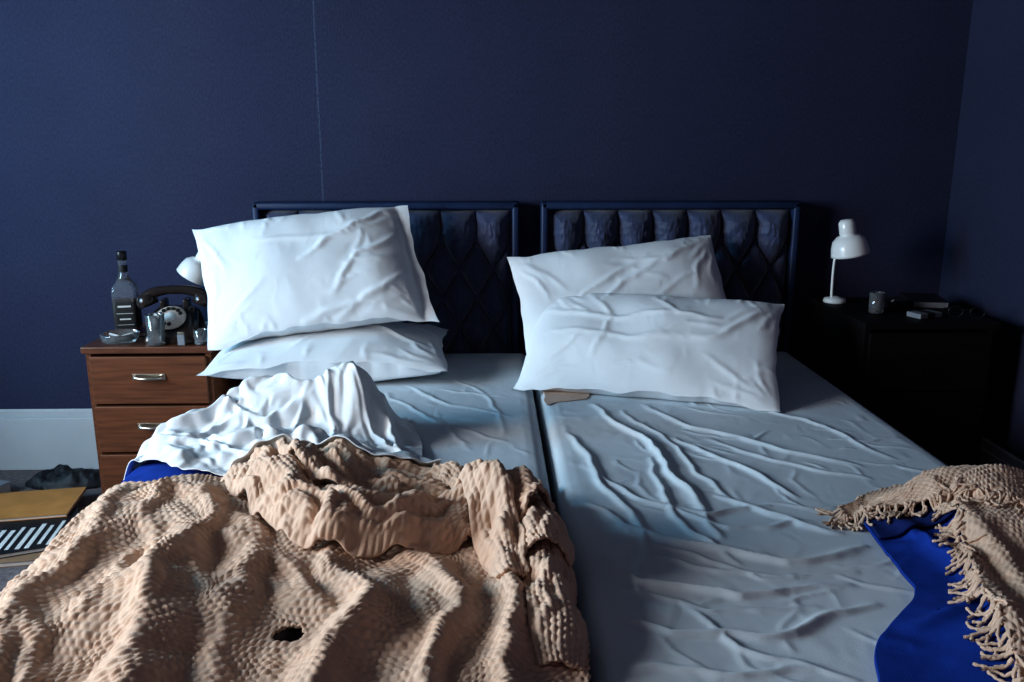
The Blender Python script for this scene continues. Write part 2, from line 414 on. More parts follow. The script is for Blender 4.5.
foldsL=[
 ([(-.25,-.55),(-.1,-.75),(.05,-.85)],.010,.008),
 ([(-.3,-.62),(-.15,-.9),(.04,-1.05)],.010,.008),
 ([(-.1,-.5),(0,-.7),(.03,-1.0)],.010,.006),
 ([(-.2,-.8),(-.1,-.95),(-.05,-1.1)],.008,.006),
 ([(-.15,-.6),(-.05,-.65),(.04,-.66)],.008,.005),
]
bedL=bed(-.78,.128,foldsL,11,1.004,.002)
bedR=bed(.142,1.06,foldsR,23,1.010,.005)
g=(TER.X>.1)&(TER.X<.17)&(TER.Y>-2.08)&(TER.Y<-.1)
TER.H[g]=np.maximum(TER.H[g],.445)
# ------------------------------------------------------------------ headboards
def headboard(xa,xb):
    w=xb-xa; zc0,zc1=.40,.985
    e=empty('tufted_headboard',((xa+xb)/2,-.055,0))
    box('back_panel',(0,.02,(.05+zc1)/2),(w,.03,zc1-.05),M_headf,e,bev=.006)
    box('rim_top',(0,-.01,zc1-.0125),(w,.055,.025),M_headf,e,bev=.008,seg=3,smooth=True)
    for s,nm in ((-1,'rim_a'),(1,'rim_b')): box(nm,(s*(w/2-.0125),-.01,(.3+zc1)/2),(.025,.055,zc1-.3),M_headf,e,bev=.008,seg=3,smooth=True)
    wi=w-.056; z0,z1=.40,zc1-.03
    n,m=240,360
    X,Z=np.meshgrid(np.linspace(-wi/2,wi/2,m),np.linspace(z0,z1,n))
    cols=7; dx=wi/cols; dz=.21; zt=z1-.10
    a=(X/dx+.5*(cols%2))+ (Z-zt)/dz; b=(X/dx+.5*(cols%2))-(Z-zt)/dz
    A=np.abs(np.sin(np.pi*a));B=np.abs(np.sin(np.pi*b))
    hh=(A*B)**.40
    V_=np.abs(np.sin(np.pi*(X/dx+.5*(cols%2))))**.5
    k=np.clip((Z-zt)/.02,0,1); h=hh*(1-k)+V_*k
    ed=np.minimum.reduce([(X+wi/2),(wi/2-X),(z1-Z)]); h=h*np.clip(ed/.04,0,1)**.5
    h=h+(.05*fbm(X*30,Z*30,3,2)+.06*np.abs(fbm(X*55,Z*18,8,2)))*np.clip(ed/.03,0,1)
    Yv=.006-.056*h
    obj('tufted_panel',np.stack([X,Yv,Z],2),gridF(n,m),M_head,e)
    bm=bmesh.new()
    for r in range(0,7):
        z=zt-r*dz/2
        if z<z0: break
        for c in range(-6,7):
            x=(c+(0 if (r%2==0) else .5)+ (.5 if cols%2 else 0))*dx
            if abs(x)>wi/2-.03: continue
            bmesh.ops.create_uvsphere(bm,u_segments=14,v_segments=8,radius=.013,matrix=Matrix.Translation((x,-.003,z))@Matrix.Diagonal((1,.6,1,1)))
    me=bpy.data.meshes.new('buttons');bm.to_mesh(me);bm.free();me.materials.append(M_head)
    me.polygons.foreach_set('use_smooth',[True]*len(me.polygons))
    o=bpy.data.objects.new('buttons',me);COL.objects.link(o);o.parent=e
headboard(-.81,.10); headboard(.175,1.075)
# ------------------------------------------------------------------ loose cloths
def waffle(P,sx,sy,amp,seed,p1=.0118,p2=.0138):
    n,m,_=P.shape
    A=np.arange(n)[:,None]*sy+0*P[:,:,0]; B=np.arange(m)[None,:]*sx+0*P[:,:,0]
    A=A+.004*fbm(A*10,B*10,seed,2); B=B+.004*fbm(A*10+9,B*10,seed+5,2)
    row=np.floor(A/p1)
    h=np.abs(np.sin(np.pi*A/p1))**.7*(.30+.70*np.abs(np.sin(np.pi*(B/p2+.5*(row%2))))**.8)
    h=h*(.85+.4*fbm(A*50,B*50,seed+8,2))
    return P+gnormals(P)*(h*amp)[:,:,None]
def cloth(name,top,bot,left,right,st,terr,ex,thick,seeds,amp,it,upf,m,knit=0,solid=.003,seed=0,nfreq=7,edge=.012,holes=(),add=True,fric=.6,sm=0,parent=None,hscale=1.0,warp=.012,it2=None):
    wl=np.linalg.norm(np.diff(polyl(bot,50),axis=0),axis=1).sum(); hl=np.linalg.norm(np.diff(polyl(left,50),axis=0),axis=1).sum()
    wl=max(wl,np.linalg.norm(np.diff(polyl(top,50),axis=0),axis=1).sum()); hl=max(hl,np.linalg.norm(np.diff(polyl(right,50),axis=0),axis=1).sum())*hscale
    mm=int(wl/st)+1; nn=int(hl/st)+1
    S=coons(top,bot,left,right,nn,mm); X,Y=S[:,:,0],S[:,:,1]
    X,Y=X+edge*fbm(X*8,Y*8,seed+70,2),Y+edge*fbm(X*8,Y*8,seed+71,2)
    Q=np.stack([X,Y,terr(X,Y)+thick],2); P=Q.copy()
    s=np.zeros(X.shape)
    wx=X+warp*fbm(X*7,Y*7,seed+72,2);wyy=Y+warp*fbm(X*7,Y*7,seed+73,2)
    for f in seeds: s=np.maximum(s,ridge(wx,wyy,*f))
    P[:,:,2]+=s+amp*np.abs(fbm(X*nfreq,Y*nfreq,seed,3))
    W=np.ones((nn,mm)); W[0]=W[-1]=0;W[:,0]=W[:,-1]=0
    P[W==0]=Q[W==0]
    P=relax(P,W,terr,it,ex=ex,thick=thick,Q=Q,bend=.35,fric=fric)
    Pf=up(P,2);Qf=up(Q,2);Wf=np.ones(Pf.shape[:2]);Wf[0]=Wf[-1]=0;Wf[:,0]=Wf[:,-1]=0
    Pf=relax(Pf,Wf,terr,it2 if it2 is not None else it//3,ex=ex,thick=thick,Q=Qf,bend=.35,fric=fric)
    if sm: Pf=smooth(Pf,sm,.5)
    if add: TER.add(Pf)
    Pu=up(Pf,upf)
    if knit: Pu=waffle(Pu,wl/Pu.shape[1],hl/Pu.shape[0],knit,seed)
    F=gridF(*Pu.shape[:2])
    Vv=Pu.reshape(-1,3)
    for (hx,hy,ra,rb) in holes:
        c=Vv[F].mean(1); F=F[((c[:,0]-hx)/ra)**2+((c[:,1]-hy)/rb)**2>1]
    o=obj(name,Vv,F,m,parent)
    if solid:
        md=o.modifiers.new('thickness','SOLIDIFY'); md.thickness=solid; md.offset=-1
    return o,Pf
cloth('flannel_cloth',[(.155,-.60),(.22,-.58),(.30,-.60)],[(.15,-.76),(.19,-.73),(.27,-.70)],[(.15,-.76),(.155,-.6)],[(.27,-.70),(.30,-.60)],.008,TER,1.05,.003,[],.008,60,1.5,mat('flannel_peach',(.62,.45,.36),.9,.1,12),seed=3,solid=.002)
# ------------------------------------------------------------------ pillows
def pillow(L,Wd,t,seed,loc,tilt,roll,yaw,flange=0,extra=(),floorz=MT+.006,bend=0,shear=0,nrand=7,fh=1.0,sm=4):
    st=.010; m=int(L/st)+1; n=int(Wd/st)+1
    a,b=np.meshgrid(np.linspace(-1,1,m),np.linspace(-1,1,n))
    X=a*L/2*(1-.05*(1-b**2)*np.abs(a)**3); Y=b*Wd/2*(1-.09*(1-a**2)*np.abs(b)**3)
    X=X+.008*fbm(b*2,a*0+seed,seed,2)*np.abs(a)**4; Y=Y+.012*fbm(a*3,b*0+seed,seed+1,2)*np.abs(b)**4
    lo,hi=-1+.03,1-flange
    def fil(x,y):
        aa=np.clip((x/(L/2)-lo)/(hi-lo)*2-1,-1,1); bb=np.clip(y/(Wd/2),-1,1)
        f=t/2*((1-np.abs(aa)**2.6)*(1-np.abs(bb)**2.4))**.58
        return f*(1+.18*fbm(x*4,y*4,seed+9,2))
    R=np.random.default_rng(seed); Z=fil(X,Y)
    base=Z.copy(); fo=[(p,w,h*fh) for (p,w,h) in extra]
    for cx in (-1,1):
        for cy in (-1,1):
            for k in range(4):
                an=R.uniform(.08,1.5); l=R.uniform(.08,.26); s=.03
                x0=cx*(L/2-.02);y0=cy*(Wd/2-.02)
                fo.append(([(x0-cx*s*math.cos(an),y0-cy*s*math.sin(an)),(x0-cx*l*math.cos(an)*.6,y0-cy*l*math.sin(an)*.5),(x0-cx*l*math.cos(an),y0-cy*l*math.sin(an)*.9)],.008,.007*fh))
    for k in range(nrand):
        x0=R.uniform(-.4,.4)*L;y0=R.uniform(-.35,.35)*Wd;an=R.normal(.3,.6);l=R.uniform(.08,.22)
        fo.append(([(x0,y0),(x0+l*math.cos(an)*.5,y0+l*math.sin(an)*.5+.012),(x0+l*math.cos(an),y0+l*math.sin(an))],.007,.005*fh))
    for k in range(14):
        x0=R.uniform(-.46,.46)*L; sy=R.choice([-1,1]); l=R.uniform(.03,.08)
        fo.append(([(x0,sy*(Wd/2-.012)),(x0+R.normal(0,.015),sy*(Wd/2-.012-l))],.006,.005))
    def wp(x,y): return x+.010*fbm(x*10,y*10,seed+21,2), y+.010*fbm(x*10,y*10,seed+22,2)
    rd=np.zeros(X.shape); wx,wy_=wp(X,Y)
    for f in fo: rd=np.maximum(rd,ridge(wx,wy_,*f))
    ins=np.clip((1-np.maximum(np.abs(a),np.abs(b)))/.08,0,1)
    P=np.stack([X,Y,Z+ins*(rd+.003*np.abs(fbm(X*12,Y*12,seed+3,2)))],2)
    W=np.ones((n,m)); W[0]=W[-1]=0; W[:,0]=W[:,-1]=0
    ter=Terrain(-L/2-.05,L/2+.05,-Wd/2-.05,Wd/2+.05,.005); rr=np.zeros(ter.X.shape); wx,wy_=wp(ter.X,ter.Y)
    for f in fo: rr=np.maximum(rr,ridge(wx,wy_,f[0],f[1]*.8,f[2]*.8))
    ter.H=fil(ter.X,ter.Y); ter.H=ter.H+rr*np.clip(ter.H/.02,0,1)
    Q=np.stack([X,Y,base],2)
    P=relax(P,W,ter,75,ex=1.010,thick=.001,Q=Q,bend=.3,g=.0003)
    P=smooth(up(P,2.5),sm,.5); X2=P[:,:,0];Y2=P[:,:,1]
    Bt=P.copy(); sh=fil(X2,Y2)
    jj=np.arange(P.shape[1])[None,:]+0*X2; ii=np.arange(P.shape[0])[:,None]+0*X2
    ee=np.minimum(1,np.minimum.reduce([jj,P.shape[1]-1-jj,ii,P.shape[0]-1-ii])/6)
    Bt[:,:,2]=-sh*.9*ee-.002*ee+Bt[:,:,2]*(1-ee)
    V=np.concatenate([P.reshape(-1,3),Bt.reshape(-1,3)])
    if bend: V[:,2]+=-bend*(V[:,0]/(L/2))**2
    V[:,0]-=shear*V[:,1]
    n2,m2=P.shape[:2]
    F=np.concatenate([gridF(n2,m2),gridF(n2,m2,off=n2*m2,flip=True)])
    Mx=Matrix.Translation(loc)@Matrix.Rotation(yaw,4,'Z')@Matrix.Rotation(tilt,4,'X')@Matrix.Rotation(roll,4,'Z')
    A=np.array(Mx); V=V@A[:3,:3].T+A[:3,3]
    lowm=V[:,2]<floorz+.02
    V[lowm,2]=np.maximum(V[lowm,2],floorz)
    TER.add(V)
    c=np.array(loc); o=obj('pillow',V-c,F,M_pillow,None,True,loc)
    return o
pillow(.73,.44,.15,31,(-.50,-.385,.538),rad(4),rad(0),rad(2),extra=[([(.3,-.1),(.1,.0),(-.1,-.02)],.012,.012),([(.33,.05),(.15,.1)],.012,.010)],nrand=4)
pillow(.70,.45,.165,35,(-.56,-.36,.785),rad(50),rad(8),rad(-1),flange=.13,bend=.01,shear=.13,extra=[([(.29,.2),(.12,.1),(-.02,.0)],.010,.014),([(.3,.1),(.15,.0),(.05,-.12)],.010,.013),([(.29,-.05),(.2,-.12),(.05,-.2)],.010,.013),([(.27,.0),(.1,-.03)],.01,.010),([(-.05,-.2),(.1,-.16),(.25,-.15)],.010,.012),([(.28,.15),(.1,.08),(-.15,.1)],.008,.008),([(.3,-.1),(.3,.0),(.305,.15)],.006,.006)],nrand=5)
pillow(.70,.47,.145,47,(.43,-.325,.665),rad(50),rad(7),rad(0),extra=[([(-.3,-.1),(-.1,.05),(.1,.15)],.010,.010),([(-.2,-.12),(.0,.05),(.2,.16)],.010,.010),([(.30,.2),(.15,.12),(.0,.15)],.009,.009)],nrand=3)
pillow(.76,.43,.16,63,(.475,-.565,.585),rad(34),rad(0),rad(-18),extra=[([(-.33,.1),(-.1,.05),(.1,.1)],.010,.010),([(-.3,.0),(-.05,-.03),(.15,.0)],.010,.009),([(.33,.15),(.2,.0),(.1,-.02)],.010,.012),([(-.2,.18),(-.12,.05),(-.15,-.1)],.009,.009),([(.0,.17),(.08,.08),(.22,.06)],.009,.009)],nrand=5,fh=.9,sm=4)
print('pillows',time.time()-T0)
# blue wool blanket
tb=TER.copy(); tb.lump(-.68,-1.28,.03,.12)
cloth('wool_blanket',[(-.90,-1.14),(-.75,-1.08),(-.5,-1.06),(-.4,-1.08)],[(-1.02,-1.62),(-.85,-1.56),(-.6,-1.46),(-.4,-1.42)],[(-1.02,-1.62),(-.90,-1.14)],[(-.4,-1.42),(-.4,-1.08)],.012,tb,1.07,.006,[([(-.9,-1.3),(-.7,-1.24),(-.5,-1.25)],.03,.03),([(-.9,-1.42),(-.75,-1.32),(-.6,-1.3)],.02,.025)],.02,90,1.5,M_blue,seed=12,solid=.006,sm=1)
# ------------------------------------------------------------------ knitted blanket
kf=[([(-.74,-1.44),(-.68,-1.62),(-.72,-1.84),(-.66,-2.1)],.034,.034),
    ([(-.585,-1.40),(-.50,-1.58),(-.53,-1.80),(-.45,-2.0),(-.47,-2.2)],.032,.048),
    ([(-.45,-1.55),(-.39,-1.70),(-.41,-1.84),(-.37,-2.0)],.022,.030),
    ([(-.27,-1.70),(-.20,-1.85),(-.23,-2.05),(-.18,-2.2)],.028,.042),
    ([(-.12,-1.66),(-.06,-1.85),(-.10,-2.05),(-.04,-2.2)],.022,.038),
    ([(-.0,-1.62),(.03,-1.80),(.01,-2.0),(.05,-2.15)],.022,.038),
    ([(.07,-1.35),(.10,-1.5),(.105,-1.8),(.12,-2.0)],.020,.028),
    ([(-.72,-1.50),(-.60,-1.46),(-.50,-1.52)],.018,.024),
    ([(-.52,-1.58),(-.44,-1.66),(-.32,-1.74),(-.26,-1.88)],.016,.022),
    ([(-.64,-1.55),(-.56,-1.68),(-.44,-1.80),(-.40,-1.92)],.014,.020),
    ([(-.78,-1.75),(-.64,-1.92),(-.60,-2.1)],.018,.026),
    ([(-.60,-1.64),(-.58,-1.78),(-.64,-1.95)],.013,.016)]
tk=TER.fine(-1.15,.35,-2.5,-1.15,.006)
sx_=lambda v,c,w:1/(1+np.exp(-(v-c)/w))
inside=sx_(tk.X,-.79,.02)*(1-sx_(tk.X,.10,.015))
tk.H+=(1-sx_(tk.Y,-1.42,.03))*inside*.012
for (x,y,h,r) in ((-.30,-1.48,.035,.16),(-.62,-1.55,.03,.12),(-.5,-1.85,.02,.12),(-.15,-1.9,.02,.1)): tk.lump(x,y,h,r)
kk=np.zeros(tk.H.shape)
wxx=tk.X+.034*fbm(tk.X*5,tk.Y*5,112,3);wyy=tk.Y+.034*fbm(tk.X*5,tk.Y*5,113,3)
for f in kf: kk=np.maximum(kk,ridge(wxx,wyy,f[0],f[1]*.85,f[2]*.95))
bil=np.abs(fbm(wxx*9+1.2*tk.Y,wyy*4,131,2))
tk.H+=kk+inside*.022*bil*(1-sx_(tk.Y,-1.40,.03)); tk.blur(2)
ho=(-.292,-1.915,.023,.021)
wl_=np.exp(-(np.hypot(tk.X-ho[0],tk.Y-ho[1])/.05)**4); hm=float(tk(np.array([ho[0]]),np.array([ho[1]]))[0]); tk.H=tk.H*(1-wl_)+hm*wl_
throw,_=cloth('knitted_blanket',[(-.95,-1.54),(-.82,-1.41),(-.66,-1.35),(-.5,-1.33),(-.3,-1.33),(-.15,-1.33),(.0,-1.30),(.10,-1.32)],
      [(-1.02,-2.32),(-.8,-2.3),(-.4,-2.28),(.0,-2.25),(.14,-2.25)],
      [(-1.02,-2.32),(-.97,-2.0),(-.94,-1.7),(-.95,-1.54)],[(.14,-2.25),(.13,-2.0),(.12,-1.6),(.10,-1.32)],
      .012,tk,1.03,.010,[],.008,100,2.8,M_knit,knit=.0050,seed=40,solid=.006,nfreq=8,edge=.02,holes=[ho],sm=2)
hz=float(TER(np.array([ho[0]]),np.array([ho[1]]))[0])
lathe('burn_hole_lining',[(0,-.035),(.02,-.034),(.028,-.016),(.034,-.008)],M_black,throw,(ho[0],ho[1],hz),seg=28)  # black cup under the opening cut in the blanket
print('throw',time.time()-T0)
def band(name,path,hw,h,seed,npl,parent,warpa=.014):
    C=polyl(path,90); Tn=np.gradient(C,axis=0);Tn/=np.linalg.norm(Tn,axis=1,keepdims=True); N=np.stack([-Tn[:,1],Tn[:,0]],1)
    s=np.linspace(0,1,90)
    wob=1+.22*fbm(s*5,s*0+seed,seed,2)
    hwv=hw*(.5+.5*np.sin(np.pi*np.clip(s*.86+.07,0,1))**.5)*wob
    Lf=C+N*hwv[:,None]; Rt=C-N*hwv[:,None]
    t=Terrain(C[:,0].min()-.15,C[:,0].max()+.15,C[:,1].min()-.15,C[:,1].max()+.15,.005)
    t.H=TER(t.X,t.Y)
    wx=t.X+warpa*fbm(t.X*12,t.Y*12,seed+11,2); wy=t.Y+warpa*fbm(t.X*12,t.Y*12,seed+12,2)
    d,S,sd=polydist(wx,wy,C[::3])
    lw=np.interp(S,s,hwv)*.95
    tap=np.sin(np.pi*np.clip(S*.86+.07,0,1))**.5
    prof=np.clip(1-(d/lw)**2,0,1)**.5
    nz=fbm(t.X*8,t.Y*8,seed,3)
    pl=np.abs(np.sin(np.pi*(sd/lw*npl/2+ 1.0*nz+S*2.2)))**.65
    hv=h*(1+.25*fbm(S*6,S*0+3.3,seed+20,2))
    t.H=t.H+hv*tap*prof*(.52+.60*pl)
    t.blur(2)
    ed=lambda A:[tuple(p) for p in A[::3]]+[tuple(A[-1])]
    top=ed(Lf);bot=ed(Rt)
    return cloth(name,top,bot,[bot[0],top[0]],[bot[-1],top[-1]],.0072,t,1.02,.004,[],.003,45,2.1,M_knit,knit=.0038,seed=seed,solid=.006,edge=.006,sm=2,parent=parent,hscale=1.6,it2=12)
band('gathered_fold_1',[(.02,-1.36),(.06,-1.48),(.085,-1.66),(.095,-1.85),(.09,-2.0)],.045,.032,21,2,throw)
band('gathered_fold_2',[(-.48,-1.345),(-.36,-1.36),(-.22,-1.375),(-.09,-1.40),(.02,-1.46)],.060,.050,27,3,throw)
band('gathered_fold_3',[(-.38,-1.38),(-.30,-1.44),(-.2,-1.48),(-.1,-1.50),(0,-1.53),(.06,-1.61),(.085,-1.75)],.062,.052,8,3,throw)
band('gathered_fold_4',[(-.52,-1.345),(-.45,-1.43),(-.39,-1.53),(-.33,-1.61),(-.25,-1.655),(-.16,-1.645),(-.07,-1.60),(.02,-1.585),(.08,-1.64)],.066,.078,5,3,throw)
band('gathered_fold_5',[(-.42,-1.36),(-.36,-1.44),(-.32,-1.52),(-.25,-1.56),(-.17,-1.55)],.036,.045,33,2,throw)
band('gathered_fold_6',[(-.10,-1.44),(-.03,-1.52),(.0,-1.64),(.03,-1.80)],.036,.030,39,2,throw)
print('bundle',time.time()-T0)
# crumpled white top sheet, thrown over the blanket's head end
ts=TER.fine(-1.1,.1,-1.65,-.65,.005); ts.dilate(2); ts.blur(3)
ts.lump(-.335,-1.00,.140,.085,.080,2.6); ts.lump(-.58,-.99,.095,.13,.09,2.2); ts.lump(-.46,-1.0,.070,.12,.08); ts.lump(-.76,-1.08,.035,.09); ts.lump(-.45,-1.19,.045,.2,.09)
sheetfolds=[([(-.84,-1.13),(-.66,-1.02),(-.5,-.95),(-.36,-.93)],.014,.028),([(-.80,-1.18),(-.6,-1.09),(-.44,-1.07),(-.33,-1.12)],.012,.024),([(-.42,-.94),(-.40,-1.06),(-.33,-1.2),(-.36,-1.33)],.011,.026),([(-.28,-.95),(-.23,-1.07),(-.21,-1.2),(-.25,-1.36)],.011,.026),([(-.56,-.94),(-.46,-1.05),(-.44,-1.2)],.011,.022),([(-.70,-1.0),(-.60,-1.08),(-.52,-1.2)],.011,.020),([(-.4,-1.30),(-.28,-1.25),(-.15,-1.28)],.012,.022),([(-.7,-1.18),(-.55,-1.15),(-.42,-1.20),(-.3,-1.18)],.011,.022),([(-.34,-.95),(-.28,-1.1),(-.14,-1.3)],.010,.024),([(-.75,-1.14),(-.6,-1.2),(-.5,-1.3)],.009,.018),([(-.50,-.97),(-.38,-1.08),(-.30,-1.22)],.009,.018),([(-.33,-1.0),(-.3,-1.12),(-.31,-1.22)],.008,.014)]
kk=np.zeros(ts.H.shape); wxx=ts.X+.024*fbm(ts.X*8,ts.Y*8,89,3);wyy=ts.Y+.024*fbm(ts.X*8,ts.Y*8,90,3)
for f in sheetfolds: kk=np.maximum(kk,ridge(wxx,wyy,f[0],f[1]*.8,f[2]*.8))
bil=np.abs(fbm(wxx*9,wyy*9,141,3))
msk=sx_(ts.X,-.86,.03)*(1-sx_(ts.X,-.19,.02))*sx_(ts.Y,-1.32,.03)*(1-sx_(ts.Y,-.90,.015))
ts.H+=kk+.030*bil*msk
cloth('top_sheet',[(-.88,-1.06),(-.72,-.90),(-.56,-.84),(-.38,-.83),(-.22,-.88)],[(-.93,-1.17),(-.78,-1.25),(-.62,-1.33),(-.48,-1.36),(-.38,-1.36),(-.28,-1.43),(-.10,-1.43)],[(-.93,-1.17),(-.88,-1.06)],[(-.10,-1.43),(-.11,-1.36),(-.15,-1.2),(-.22,-.88)],.009,ts,1.025,.008,[],.008,90,1.8,M_top,seed=17,nfreq=9,solid=.002,edge=.010,sm=1)
print('sheets',time.time()-T0)
# ------------------------------------------------------------------ pile on the right bed
tg=TER.copy(); tg.lump(.92,-1.62,.05,.12,.14); tg.lump(.75,-1.95,.03,.1)
gf=[([(.75,-1.55),(.79,-1.75),(.72,-2.0)],.02,.035),([(.86,-1.52),(.84,-1.75),(.80,-2.0)],.02,.035),([(.62,-1.9),(.75,-1.86),(.9,-1.88)],.015,.025),([(.72,-1.64),(.8,-1.66),(.9,-1.64)],.012,.02)]
kk=np.zeros(tg.H.shape)
for f in gf: kk=np.maximum(kk,ridge(tg.X,tg.Y,f[0],f[1]*.8,f[2]*.7))
tg.H+=kk
pull,_=cloth('blue_pullover',[(.72,-1.50),(.9,-1.45),(1.12,-1.45)],[(.50,-2.12),(.8,-2.14),(1.14,-2.14)],[(.50,-2.12),(.53,-1.98),(.59,-1.88),(.70,-1.80),(.69,-1.68),(.72,-1.50)],[(1.14,-2.14),(1.12,-1.45)],.011,tg,1.07,.010,gf,.025,100,1.6,M_blue,seed=61,solid=.006,sm=1)
tp=TER.copy()
cloth('ribbed_cuff',[(.71,-1.52),(.85,-1.50)],[(.70,-1.62),(.84,-1.60)],[(.70,-1.62),(.71,-1.52)],[(.84,-1.60),(.85,-1.50)],.01,tp,1.03,.008,[],.01,50,1.5,M_navy,seed=64,solid=.004,parent=pull)
tp=TER.copy(); tp.lump(1.0,-1.48,.06,.14,.08); tp.lump(.85,-1.47,.03,.08,.05)
o1,A1=cloth('fringed_throw',[(.695,-1.47),(.77,-1.41),(.89,-1.36),(1.05,-1.33),(1.22,-1.35)],[(.69,-1.51),(.76,-1.54),(.84,-1.54),(.95,-1.60),(1.22,-1.68)],[(.69,-1.51),(.695,-1.47)],[(1.22,-1.68),(1.22,-1.35)],.010,tp,1.08,.010,[([(.7,-1.48),(.88,-1.42),(1.1,-1.4)],.02,.03),([(.8,-1.52),(.95,-1.5),(1.1,-1.52)],.02,.03)],.025,110,2.2,M_knit,knit=.0040,seed=66,solid=.006,sm=2)
tp=TER.copy()
o2,A2=cloth('draped_end',[(.88,-1.52),(1.0,-1.5),(1.22,-1.5)],[(.66,-2.14),(.9,-2.16),(1.22,-2.16)],[(.66,-2.14),(.69,-2.0),(.765,-1.82),(.88,-1.52)],[(1.22,-2.16),(1.22,-1.5)],.011,tp,1.06,.012,[([(.95,-1.55),(.85,-1.8),(.78,-2.1)],.025,.03),([(1.0,-1.6),(.95,-1.9)],.025,.03)],.025,110,2.4,M_knit,knit=.0040,seed=68,solid=.006,sm=2,parent=o1)
fv=[];ff=[]
def strand(p,d,L,r,seed):
    R=np.random.default_rng(seed); n=14; q=np.array(p,float); dd=np.array([d[0],d[1]],float);dd/=np.linalg.norm(dd)
    ang=math.atan2(dd[1],dd[0]); pts=[]
    for i in range(n):
        pts.append(q.copy()); ang+=R.normal(0,.28); q=q+np.array([math.cos(ang),math.sin(ang),0])*L/n
        q[2]=max(float(TER(np.array([q[0]]),np.array([q[1]]))[0])+r*.8, q[2]-.006)
    pts=np.array(pts); pts[:,2]+=R.uniform(0,.003); Tn=np.gradient(pts,axis=0);Tn/=np.linalg.norm(Tn,axis=1,keepdims=True)+1e-9
    off=sum(len(x) for x in fv); a=np.cross(Tn,[0,0,1.]);a/=np.linalg.norm(a,axis=1,keepdims=True)+1e-9;b=np.cross(a,Tn);sg=7
    th=np.linspace(0,2*np.pi,sg,endpoint=False)
    rr=r*(1+.3*np.sin(np.arange(n)*2.2))[:,None,None]
    V=pts[:,None,:]+rr*(np.cos(th)[None,:,None]*a[:,None,:]+np.sin(th)[None,:,None]*b[:,None,:])
    fv.append(V.reshape(-1,3)); ff.append(gridF(n,sg,off=off,wrap=True))
def fringe(edge_pts,dirn,step,seed):
    L=np.r_[0,np.cumsum(np.linalg.norm(np.diff(edge_pts,axis=0),axis=1))]
    k=0
    for t in np.arange(0,L[-1],step):
        p=[np.interp(t,L,edge_pts[:,c]) for c in range(3)]
        R=np.random.default_rng(seed+int(t*1e4)); main=(dirn[0]+R.normal(0,.45),dirn[1]+R.normal(0,.45)); LL=R.uniform(.035,.06)
        for j in range(3):
            k+=1; R=np.random.default_rng(seed+k)
            strand((p[0]+R.normal(0,.002),p[1]+R.normal(0,.002),p[2]),(main[0]+R.normal(0,.15),main[1]+R.normal(0,.15)),LL*R.uniform(.8,1.1),.0024,seed+k)
fringe(A1[0,:70],(-.3,-1),.016,500); fringe(A1[:,0],(-1,-.2),.012,700); fringe(A2[:,0],(-1,-.25),.016,900)
obj('fringe',np.concatenate(fv),np.concatenate(ff),M_knit,o1)
print('cloth done',time.time()-T0)
# ------------------------------------------------------------------ nightstands
def nightstand(x0,x1,y0,y1,h,body,topm,drawers,handle=True):
    e=empty('nightstand',((x0+x1)/2,(y0+y1)/2,0)); w=x1-x0;d=y1-y0
    box('top',(0,0,h-.011),(w,d,.022),topm,e,bev=.004)
    for s,nm in ((-1,'side_a'),(1,'side_b')): box(nm,(s*(w/2-.017),.003,(h-.022)/2),(.018,d-.02,h-.022),body,e,bev=.002)
    box('back',(0,d/2-.015,(h-.022)/2),(w-.05,.01,h-.03),body,e,bev=0)
    box('plinth',(0,-d/2+.04,.03),(w-.04,.015,.06),body,e,bev=.002)
    box('carcass',(0,0.01,h/2+.01),(w-.06,d-.06,h-.1),M_wooddk,e,bev=0)
    z1=h-.028; H=(z1-.065)/drawers
    for k in range(drawers):
        zc=z1-H*(k+.5)
        box('drawer_%d'%(k+1),(0,-d/2+.012,zc),(w-.044,.02,H-.008),body,e,bev=.003)
        if handle:
            p=[(-.042,-d/2+.003,zc+.012),(-.040,-d/2-.014,zc+.012),(0,-d/2-.02,zc+.010),(.040,-d/2-.014,zc+.012),(.042,-d/2+.003,zc+.012)]
            tube('handle_%d'%(k+1),p,.006,M_brass,e,n=30)
            box('handle_plate_%d'%(k+1),(0,-d/2+.001,zc+.012),(.10,.003,.02),M_brass,e,bev=.001)
    return e
NZ=.572
nightstand(-1.26,-.86,-.46,-.10,NZ,M_wood,M_woodt,3)
NR=.655
nightstand(1.12,1.54,-.56,-.12,NR,M_wooddk,M_wooddk,3,False)
# ------------------------------------------------------------------ lamps
def lamp(loc,yaw,tilt,h=.27,sc=1.18):
    e=empty('desk_lamp',loc,(0,0,yaw))
    lathe('base',[(0,0),(.036,0),(.038,.004),(.035,.014),(.018,.018),(.008,.022),(0,.022)],M_white,e)
    tube('stem',[(-.012,0,.015),(-.014,0,.10),(-.012,0,h-.11),(.004,0,h-.075)],.0045,M_white,e)
    s=empty('shade_pivot',(.030,0,h-.062),(0,tilt,0)); s.parent=e; s.scale=(sc,sc,sc)
    prof=[(0,.062),(.016,.061),(.022,.053),(.023,.024),(.022,.018),(.032,.014),(.044,.002),(.050,-.018),(.052,-.034),(.053,-.040),(.0505,-.040),(.047,-.018),(.040,-.002),(.028,.008),(.0,.012)]
    lathe('shade',prof,M_white,s,seg=48)
    lathe('bulb',[(0,-.033),(.012,-.03),(.019,-.018),(.018,-.006),(.010,.006),(.010,.012)],M_bulb,s,seg=24)
    tube('joint',[(-.034,0,-.004),(-.018,0,.010)],.006,M_brass,s,n=6)
    return e
lamp((1.165,-.22,NR+.001),rad(0),rad(-12))
lamp((-.945,-.17,NZ+.001),rad(180),rad(-32),.27,1.1)
